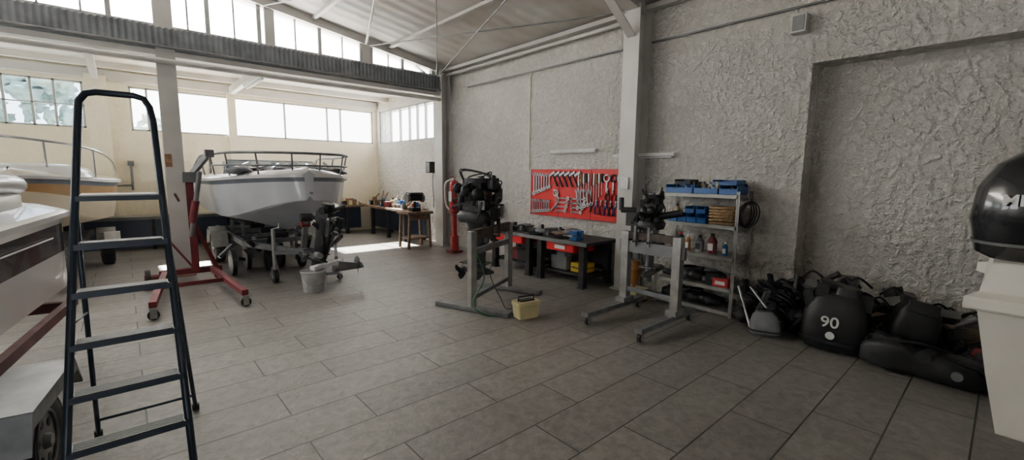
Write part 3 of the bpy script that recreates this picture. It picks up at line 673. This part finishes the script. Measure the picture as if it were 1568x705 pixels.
b=B('storage_boxes'); b.rbox(4.95,5.25,4.35,4.66,.166,.38,greym); b.rbox(4.9,5.2,5.1,5.4,.166,.36,blackm); b.rbox(4.95,5.2,5.45,5.75,.166,.33,redd); b.rbox(4.9,5.25,4.33,4.5,.38,.45,tarp); b.done(.006)

# ---------------------------------------------------------------- shelving rack
b=B('metal_shelving'); SY0,SY1,SX0,SX1=1.97,2.92,5.06,5.46; sz=(1.40,1.05,.69,.33,.06)
for x in (SX0,SX1-.02):
    for y in (SY0,SY1): b.rbox(x,x+.035,y-.0025,y+.0025,0,1.44,shelfm); b.rbox(x,x+.003,y-.018,y+.018,0,1.44,shelfm)
for z in sz:
    b.rbox(SX0,SX1,SY0,SY1,z-.006,z,shelfm); b.rbox(SX0,SX0+.004,SY0,SY1,z-.04,z,shelfm); b.rbox(SX0,SX1,SY0,SY0+.004,z-.04,z,shelfm); b.rbox(SX0,SX1,SY1-.004,SY1,z-.04,z,shelfm)
b.done()
def tray(b,x0,x1,y0,y1,z,h,m,lean=.01):
    t=.006; b.rbox(x0,x1,y0,y1,z,z+t,m); b.rbox(x0,x0+t,y0,y1,z,z+h*.6,m); b.rbox(x1-t,x1,y0,y1,z,z+h,m); b.rbox(x0,x1,y0,y0+t,z,z+h,m); b.rbox(x0,x1,y1-t,y1,z,z+h,m)
    b.rbox(x0-.008,x0+.004,y0,y1,z+h*.55,z+h*.65,m)
b=B('blue_storage_bins')
for i,(ya,yb) in enumerate(((2.0,2.2),(2.22,2.5),(2.52,2.86))): tray(b,5.1,5.4,ya,yb,1.402,.10,blue)
tray(b,5.14,5.4,2.03,2.3,1.505,.06,blue); tray(b,5.2,5.42,2.6,2.8,1.505,.06,blackm)
for y in (2.38,2.5,2.62,2.74): tray(b,5.08,5.3,y-.055,y+.055,1.052,.10,blue)
for y in (2.42,2.56): tray(b,5.14,5.34,y-.055,y+.055,1.16,.08,blue)
rr=random.Random(2)
for i in range(34):
    y=rr.uniform(2.03,2.78); x=rr.uniform(5.13,5.36); b.bar((x,y,1.44),(x+rr.uniform(-.05,.05),y+rr.uniform(-.08,.08),1.5+rr.random()*.04),.02,.02,rr.choice([blue,greym,blackm,yelb,blackm]))
b.done()
b=B('wicker_basket')
for k in range(6): b.tube([(5.1,2.03,1.07+k*.035),(5.36,2.03,1.07+k*.035),(5.36,2.29,1.07+k*.035),(5.1,2.29,1.07+k*.035)],.014,wick,closed=True)
b.rbox(5.1,5.36,2.03,2.29,1.052,1.07,wick)
b.rbox(5.11,5.35,2.04,2.28,1.1,1.2,wick); b.done()
def bottle(name,x,y,z,h,r,m,capm):
    b=B(name); b.cyl((x,y,z),(x,y,z+h*.65),r,m,n=18); b.cyl((x,y,z+h*.65),(x,y,z+h*.85),r,m,r2=r*.4,n=18); b.cyl((x,y,z+h*.85),(x,y,z+h),r*.42,capm,n=12); b.box((x-r,y,z+h*.35),(.004,r*1.1,h*.35),lab if m is redd else capm); b.done()
bottle('oil_bottle',5.2,2.28,.692,.24,.055,redd,black); bottle('oil_bottle',5.22,2.44,.692,.2,.05,greym,black); bottle('spray_can',5.2,2.58,.692,.2,.033,orange,lab); bottle('oil_bottle',5.24,2.70,.692,.22,.055,black,redp); bottle('oil_jug',5.38,2.84,1.052,.2,.04,yelb,black) ; bottle('spray_can',5.18,2.12,.692,.16,.03,blue,lab)
b=B('shelf_parts'); rr=random.Random(8)
for z,n in ((.332,22),(.062,22)):
    for i in range(n):
        y=rr.uniform(2.10,2.8);x=rr.uniform(5.16,5.36);m=rr.choice([blackm,black,greym,blackm])
        if i%3==0:b.ell((x,y,z+.07),(.08,.1,.06),m,7,12,rough=.3,seed=i)
        elif i%3==1:b.box((x,y,z+.07),(.12,.14,.14),m,Matrix.Rotation(rr.random(),3,'Z'))
        else:b.cyl((x,y-.06,z+.04),(x,y+.08,z+.05),.035,m)
b.rbox(5.09,5.27,2.03,2.2,.333,.43,redp); b.rbox(5.085,5.09,2.06,2.17,.36,.4,lab)
b.done()
b=B('hanging_cable_coil'); 
for k in range(4): b.torus((5.2+k*.02,1.92,1.18),(.15*k,1,.1),.12+.01*k,.007,black,n=22,k=6)
b.bar((5.26,1.942,1.42),(5.26,1.92,1.28),.012,.012,galv); b.done()

# ---------------------------------------------------------------- scrap pile at right
def cowl(name,M,secs,m,e=3.2,extra=None):
    b=B(name); b.M=M; b.sup(secs,m,e=e,n=36)
    if extra: extra(b)
    return b.done()
def text_child(parent,s,loc,size,rot,m):
    c=bpy.data.curves.new('lettering','FONT'); c.body=s; c.size=size; c.extrude=.001; c.offset=.002; c.align_x='CENTER'; c.align_y='CENTER'
    o=bpy.data.objects.new('lettering',c); c.materials.append(m); bpy.context.collection.objects.link(o)
    o.parent=parent; o.location=V(loc)-parent.location; o.rotation_euler=rot
    return o
def c90(b):
    b.sup([(0,0,.10,.230,.256),(0,0,.125,.230,.256)],blackm,e=4.5); b.box((.02,.05,.60),(.14,.2,.05),blacks,Matrix.Rotation(.2,3,'X')); b.sup([(-.02,-.06,.54,.12,.1),(-.03,-.06,.61,.09,.08)],blacks,e=5)
    b.box((-.1,.12,.54),(.1,.1,.12),blackm,Matrix.Rotation(.5,3,'Y')); b.box((-.05,-.2,.47),(.12,.1,.16),blackm,Matrix.Rotation(.6,3,'Y')); b.box((-.12,.2,.44),(.1,.08,.2),blackm,Matrix.Rotation(-.3,3,'X'))
o=cowl('engine_cowling',Matrix.Translation((4.93,.98,0))@Matrix.Rotation(.12,4,'Z')@Matrix.Rotation(.05,4,'X'),[(0,0,0.02,.18,.21),(0,0,.10,.225,.25),(0,0,.35,.22,.245),(0,0,.45,.19,.22),(-.02,0,.53,.15,.18),(-.02,0,.56,.08,.11)],blacks,e=4.5,extra=c90)
text_child(o,'90',(4.695,.96,.30),.14,(math.radians(90),0,math.radians(-90+7)),lab)
bb=B('emblem'); bb.cyl((4.706,.95,.18),(4.694,.95,.18),.035,lab,n=20); eo=bb.done(); eo.parent=o; eo.location=eo.location-o.location
def ex2(b): b.box((-.1,0,.5),(.12,.2,.1),blackm,Matrix.Rotation(.3,3,'Y')); b.sup([(0,0,.1,.17,.18),(0,0,.13,.17,.18)],black,e=5); b.box((.0,.1,.54),(.2,.08,.08),blacks)
cowl('engine_cowling',Matrix.Translation((5.14,.50,0.0))@Matrix.Rotation(.2,4,'Z')@Matrix.Rotation(.18,4,'X'),[(0,0,0.05,.14,.14),(0,0,.3,.16,.17),(0,0,.44,.15,.15),(0,0,.52,.11,.11)],blacks,e=5,extra=ex2)
cowl('engine_cowling',Matrix.Translation((4.8,1.52,.0))@Matrix.Rotation(.4,4,'Z')@Matrix.Rotation(.1,4,'Y'),[(0,0,0.02,.11,.12),(0,0,.04,.13,.14),(0,0,.13,.12,.13),(0,0,.2,.10,.11),(.02,0,.24,.06,.07)],tarp,e=4,extra=lambda b:b.sup([(0,0,.05,.135,.145),(0,0,.065,.135,.145)],blackm,e=4))
b=B('outboard_leg_cover')
b.M=Matrix.Translation((4.75,.32,.0))@Matrix.Rotation(-math.pi/2-.02,4,'Z')@Matrix.Rotation(math.pi/2,4,'Y')
b.sup([(-.12,0,-.40,.07,.09),(-.14,0,-.36,.10,.12),(-.15,0,-.2,.135,.15),(-.13,0,-.1,.12,.13),(-.12,0,-.08,.10,.11),(-.11,0,.1,.10,.13),(-.09,0,.3,.085,.11),(-.08,0,.32,.06,.08),(-.07,0,.55,.06,.06)],blacks,e=4.5)
b.box((-.26,0,-.25),(.05,.12,.16),blackm,Matrix.Rotation(.2,3,'Y')); b.cyl((-.2,-.12,.0),(-.2,.1,.05),.05,blackm); b.box((-.19,.02,.25),(.05,.12,.26),blackm,Matrix.Rotation(.15,3,'Y')); b.cyl((-.12,-.12,.2),(-.12,-.15,.2),.035,greym)
b.curve([(-.2,-.1,-.3),(-.28,-.05,-.1),(-.24,.05,.1),(-.16,.1,.3)],.012,black,n=6); b.box((-.1,-.13,-.25),(.1,.03,.14),blackm)
b.done()
b=B('scrap_engine_parts'); rr=random.Random(21)
for i in range(80):
    y=rr.uniform(1.22,1.80); x=rr.uniform(4.97,5.33); z=rr.uniform(.05,.50)*(1-.4*abs(y-1.4)); k=i%5
    m=rr.choice([blackm,black,blackm,greym,blacks,blackm])
    if k==0:b.ell((x,y,z*.8+.04),(rr.uniform(.04,.12),rr.uniform(.04,.12),rr.uniform(.03,.08)),m,8,12,rough=.8,seed=i)
    elif k==1:b.box((x,y,z),(rr.uniform(.05,.2),rr.uniform(.05,.16),rr.uniform(.03,.14)),m,Matrix.Rotation(rr.random()*3,3,'Z')@Matrix.Rotation(rr.random(),3,'X'))
    elif k==2:b.cyl((x,y,z),(x+rr.uniform(-.15,.12),y+rr.uniform(-.15,.12),z+rr.uniform(0,.15)),rr.uniform(.02,.06),m)
    elif k==3:b.curve([(x,y,z),(x-.1,y+.08,z+.12),(x-.15,y-.05,z+.1),(x-.05,y-.15,max(.02,z-.05))],.011,black,n=6,sub=4)
    else:b.bar((x,y,.05),(x+rr.uniform(-.2,.1),y+rr.uniform(-.2,.1),z+.12),.05,.03,m)
for i in range(56):
    y=rr.uniform(.15,1.2); x=rr.uniform(5.18,5.42); z=rr.uniform(.05,.60)*(1 if y>.5 else .7); m=rr.choice([blackm,black,blacks,greym,blackm])
    if i%3==0:b.box((x,y,z),(rr.uniform(.06,.16),rr.uniform(.08,.2),rr.uniform(.05,.14)),m,Matrix.Rotation(rr.random()*3,3,'Z')@Matrix.Rotation(rr.random(),3,'X'))
    elif i%3==1:b.cyl((x,y,z),(x,y+rr.uniform(-.2,.2),z+.1),.03,m)
    else:b.curve([(x,y,z),(x-.1,y+.1,z+.1),(x-.05,y+.2,z)],.011,black,n=6,sub=4)
for i in range(14):
    y=rr.uniform(.55,.74); x=rr.uniform(4.8,5.0); z=rr.uniform(.04,.22)
    b.box((x,y,z),(rr.uniform(.05,.14),rr.uniform(.05,.12),rr.uniform(.04,.1)),rr.choice([blackm,greym,blacks]),Matrix.Rotation(rr.random()*3,3,'Z'))
b.cyl((4.72,1.62,.05),(5.02,1.88,.4),.012,chromed); b.cyl((4.75,1.5,.3),(5.0,1.75,.42),.012,chromed); b.cyl((4.85,1.3,.5),(5.2,1.38,.6),.015,greym)
b.ell((5.22,1.33,.26),(.13,.15,.24),blackm,8,14,rough=.8,seed=3)
b.done()
b=B('scrap_metal_parts'); rr=random.Random(5)
for i in range(44):
    y=rr.uniform(-.2,.85);x=rr.uniform(5.62,5.72);z=.27; m=rr.choice([blackm,greym,black,greym])
    if i%3==0:b.box((x,y,z+.03),(.08,.12,.06),m,Matrix.Rotation(rr.random()*.3,3,'Z'))
    elif i%3==1:b.cyl((x,y-.1,z+.03),(x,y+.1,z+.05),.025,m)
    else:b.curve([(x,y,z+.03),(x-.02,y+.1,z+.14),(x,y+.2,z+.04)],.01,black,n=6,sub=3)
b.done()
b=B('scrap_engine_block'); rr=random.Random(31)
for i in range(26):
    y=rr.uniform(-.25,.06);x=rr.uniform(4.95,5.25);z=rr.uniform(.04,.22); m=rr.choice([blackm,black,greym,redd,blackm])
    if i%3==0:b.ell((x,y,z),(.09,.08,.07),m,8,12,rough=.8,seed=i)
    elif i%3==1:b.box((x,y,z+.03),(.14,.12,.1),m,Matrix.Rotation(rr.random()*3,3,'Z'))
    else:b.cyl((x,y-.1,z),(x,y+.08,z+.05),.04,m)
b.done()

# ---------------------------------------------------------------- white boat stern + black outboard at right edge
b=B('moored_boat_hull'); cx=3.75
def rr_(y,f): 
    return [V((cx+sx*w*f,y,z)) for sx,w,z in ((-1,.48,.30),(-1,.55,.62),(-1,.62,.96),(-1,.68,.97),(-1,.68,1.03),(-1,.60,1.05),(-1,.58,1.20),(1,.58,1.20),(1,.60,1.05),(1,.68,1.03),(1,.68,.97),(1,.62,.96),(1,.55,.62),(1,.48,.30),(0,0,.205))]
rings=[]
for y,f in ((0,1),(-.6,1.02),(-1.5,1.0),(-2.3,.8),(-2.9,.45),(-3.2,.08)):
    R=rr_(y,f)
    if y==0:
        offs=(-.075,-.01,.05,.10,.10,.05,.02,.02,.05,.10,.10,.05,-.01,-.075,-.11)
        R=[V((p.x,p.y+offs[i],p.z)) for i,p in enumerate(R)]
    rings.append(R)
b.loft(rings,aged,True,False); b.done(.022)
b=B('boat_stand')
for y in(-.6,-2.0):
    for x in (3.4,4.1): b.bar((x,y,0),(x,y,.2),.1,.1,wood,up=(1,0,0))
    b.bar((3.2,y,.15),(4.3,y,.15),.1,.1,wood)
b.done()
b=B('outboard_motor'); b.M=Matrix.Translation((3.45,-.15,1.2))
b.sup([(0,0,0,.2,.20),(0,0,.03,.25,.25),(0,0,.2,.275,.285),(0,0,.36,.265,.27),(0,-.01,.48,.22,.22),(0,-.02,.55,.14,.14),(0,-.02,.575,.03,.03)],blackg,e=2.8,n=40)
b.sup([(0,0,.075,.262,.265),(0,0,.09,.266,.27)],greym,e=2.8)
o=b.done()
text_child(o,'ME',(3.172,-.025,1.50),.075,(math.radians(90),0,math.radians(-90-16)),lab)

# ---------------------------------------------------------------- far corner
b=B('wooden_vise_table')
for x,y in ((4.5,8.75),(4.95,8.75),(4.5,8.35),(4.95,8.35)): b.bar((x+(.04 if x<4.7 else -.04)*-1,y,0),(x,y,.74),.05,.05,wood,up=(1,0,0))
b.rbox(4.42,5.03,8.28,8.82,.74,.79,wood); b.rbox(4.48,4.97,8.35,8.75,.2,.23,wood); b.rbox(4.48,4.97,8.33,8.36,.62,.72,wood)
b.done(.004)
b=B('bench_grinder'); b.box((4.7,8.5,.83),(.2,.16,.08),blackm); b.cyl((4.7,8.5,.87),(4.7,8.5,1.0),.03,blackm); b.cyl((4.55,8.5,1.08),(4.85,8.5,1.08),.07,blackm,n=18); b.cyl((4.5,8.5,1.08),(4.55,8.5,1.08),.1,greym,n=20); b.cyl((4.85,8.5,1.08),(4.9,8.5,1.08),.1,greym,n=20); b.box((4.7,8.5,1.17),(.3,.2,.05),blackm); b.done()
b=B('wall_speaker'); b.rbox(5.36,5.53,8.95,9.15,1.62,1.88,black); b.rbox(5.352,5.36,8.97,9.13,1.64,1.86,greym); b.curve([(5.5,9.05,1.62),(5.5,9.07,1.3),(5.51,9.04,1.0),(5.51,9.06,.8)],.008,black); b.done(.006)
b=B('side_workbench')
b.rbox(4.85,5.45,9.3,BY-.1,.70,.75,wood); b.rbox(3.6,4.85,11.5,BY-.1,.70,.75,wood)
for y in (9.35,10.2,11.1): 
    for x in (4.9,5.4): b.rbox(x-.04,x+.04,y-.04,y+.04,0,.7,blackm)
for x in (3.65,4.4): b.rbox(x-.04,x+.04,11.55,11.63,0,.7,blackm)
b.rbox(5.35,5.43,9.3,12,.1,.6,navy); b.rbox(3.6,4.9,11.9,11.98,.1,.68,navy)
b.done()
b=B('bench_clutter'); rr=random.Random(17)
for i in range(70):
    if i%2: x=rr.uniform(4.95,5.35);y=rr.uniform(9.4,11.8)
    else: x=rr.uniform(3.7,4.8);y=rr.uniform(11.6,11.9)
    m=rr.choice([wood,blue,blackm,yelb,greym,rust,lab,redd]); h=rr.uniform(.04,.2); z=.752
    if i%3: b.box((x,y,z+h/2),(rr.uniform(.06,.2),rr.uniform(.06,.2),h),m)
    else: b.cyl((x,y,z),(x,y,z+h),.045,m)
for i in range(8): b.bar((4.95+rr.random()*.3,9.5+i*.28,.77),(5.3,9.6+i*.28,.95+rr.random()*.2),.02,.03,wood)
b.done()
b=B('leaning_hatch_panel'); b.M=Matrix.Translation((3.25,11.3,.0))@Matrix.Rotation(-.15,4,'X')@Matrix.Rotation(math.pi/2,4,'X')
b.sup([(0,.34,-.025,.29,.33),(0,.34,.025,.29,.33)],cream,e=5,smooth=False); b.sup([(0,.34,-.03,.2,.24),(0,.34,.03,.2,.24)],yelb,e=5,smooth=False); b.cyl((0,.34,-.03),(0,.34,.045),.03,blackm); b.done()
b=B('low_storage_bench'); b.rbox(-.9,2.9,BY-.6,BY-.14,.62,.68,greym); b.rbox(-.9,2.9,BY-.57,BY-.55,.05,.62,navy)
for x in (-.85,.4,1.7,2.85): b.rbox(x-.03,x+.03,BY-.59,BY-.53,0,.66,blackm)
b.done()
b=B('fire_extinguisher'); ex,ey=5.02,7.45
b.cyl((ex,ey,.85),(ex,ey,1.38),.1,redp,n=22); b.ell((ex,ey,1.38),(.1,.1,.1),redp); b.ell((ex,ey,.85),(.1,.1,.048),redp); b.cyl((ex,ey,1.45),(ex,ey,1.54),.025,galv); b.bar((ex,ey,1.53),(ex-.14,ey,1.56),.02,.015,redp)
b.curve([(ex,ey,1.5),(ex-.08,ey+.2,1.4),(ex-.06,ey+.22,1.0),(ex-.02,ey+.14,.86)],.018,lab); b.box((ex-.099,ey,1.15),(.01,.1,.2),lab)
b.done()
b=B('extinguisher_pedestal'); b.cyl((ex,ey,.05),(ex,ey,.78),.05,redp); b.cyl((ex,ey,.05),(ex,ey,.35),.085,redp,n=20); b.box((ex,ey,.02),(.24,.24,.04),redd); b.box((ex,ey,.79),(.2,.2,.02),redd); b.done()
b=B('hanging_cloths'); b.rbox(5.42,5.53,6.5,7.1,1.0,1.03,blackm)
for i in range(6): b.ell((5.45,6.55+i*.1,.9),(.05,.06,.14+.03*(i%2)),[tarp,blackm,lab,navy][i%4],8,10,rough=.4,seed=i)
b.done()
b=B('wall_pipe_fitting'); b.cyl((.15,BY-.04,1.2),(.15,BY-.04,1.75),.02,greym); b.box((.15,BY-.06,1.75),(.1,.1,.1),greym); b.cyl((-.2,BY-.16,1.3),(.15,BY-.04,1.3),.02,greym); b.done()

# ---------------------------------------------------------------- outdoors
b=B('outside_ground'); b.rbox(-40,40,BY+.5,60,-.3,-.05,outg); b.done()
b=B('tree_foliage'); rr=random.Random(3)
for i in range(90):
    if i%5==0: x=rr.uniform(.9,1.7); z=rr.uniform(2.4,3.4)
    else: x=rr.uniform(-6,-1.0); z=rr.uniform(2.2,4.6)
    b.ell((x,rr.uniform(20,23),z),(rr.uniform(.12,.45),.3,rr.uniform(.1,.35)),leaf,7,10,rough=1.2,seed=i)
for x in (-5,-2.5,1.3): b.cyl((x,21.5,-.05),(x+.1,21.5,3),.1,wood)
b.done()

# ---------------------------------------------------------------- light
w=bpy.data.worlds.new('sky'); bpy.context.scene.world=w; w.use_nodes=True
n=w.node_tree.nodes; bg=n['Background']; bg.inputs[0].default_value=(.99,.985,.98,1); bg.inputs[1].default_value=12.0
s=bpy.data.lights.new('sun','SUN'); s.energy=95; s.angle=.02; s.color=(1,.94,.82); so=bpy.data.objects.new('sun',s); bpy.context.collection.objects.link(so)
so.rotation_euler=V((.04,-1,-.91)).to_track_quat('-Z','Y').to_euler()
def portal(name,loc,rot,sx,sy):
    l=bpy.data.lights.new(name,'AREA'); l.shape='RECTANGLE'; l.size=sx; l.size_y=sy; l.cycles.is_portal=True
    o=bpy.data.objects.new(name,l); o.location=loc; o.rotation_euler=rot; bpy.context.collection.objects.link(o)
portal('portal_back',(2.82,BY+.15,2.87),(math.radians(-90),0,0),5.2,.9)
portal('portal_backleft',(-2.3,BY+.15,2.87),(math.radians(-90),0,0),3.8,.9)
portal('portal_right',(WX+.3,10.35,2.87),(0,math.radians(90),0),.9,3.2)
portal('portal_left',(-6.15,7.85,2.7),(0,math.radians(-90),0),1.0,7.3)
portal('portal_front',(-2.3,-5.15,1.1),(math.radians(90),0,0),1.4,2.2)

# ---------------------------------------------------------------- camera
p=math.radians(7.2); yaw=math.radians(41.5); roll=0.0105
F=V((math.sin(yaw)*math.cos(p),math.cos(yaw)*math.cos(p),-math.sin(p))); R=V((math.cos(yaw),-math.sin(yaw),0)); U=R.cross(F)
Rr=(R+U*roll).normalized(); Ur=(U-R*roll).normalized()
cam=bpy.data.cameras.new('camera'); cam.sensor_width=36; cam.lens=671/1568*36; cam.clip_start=.05
co=bpy.data.objects.new('camera',cam); bpy.context.collection.objects.link(co)
co.matrix_world=Matrix.Translation((0,0,1.6))@Matrix((Rr,Ur,-F)).transposed().to_4x4()
bpy.context.scene.camera=co
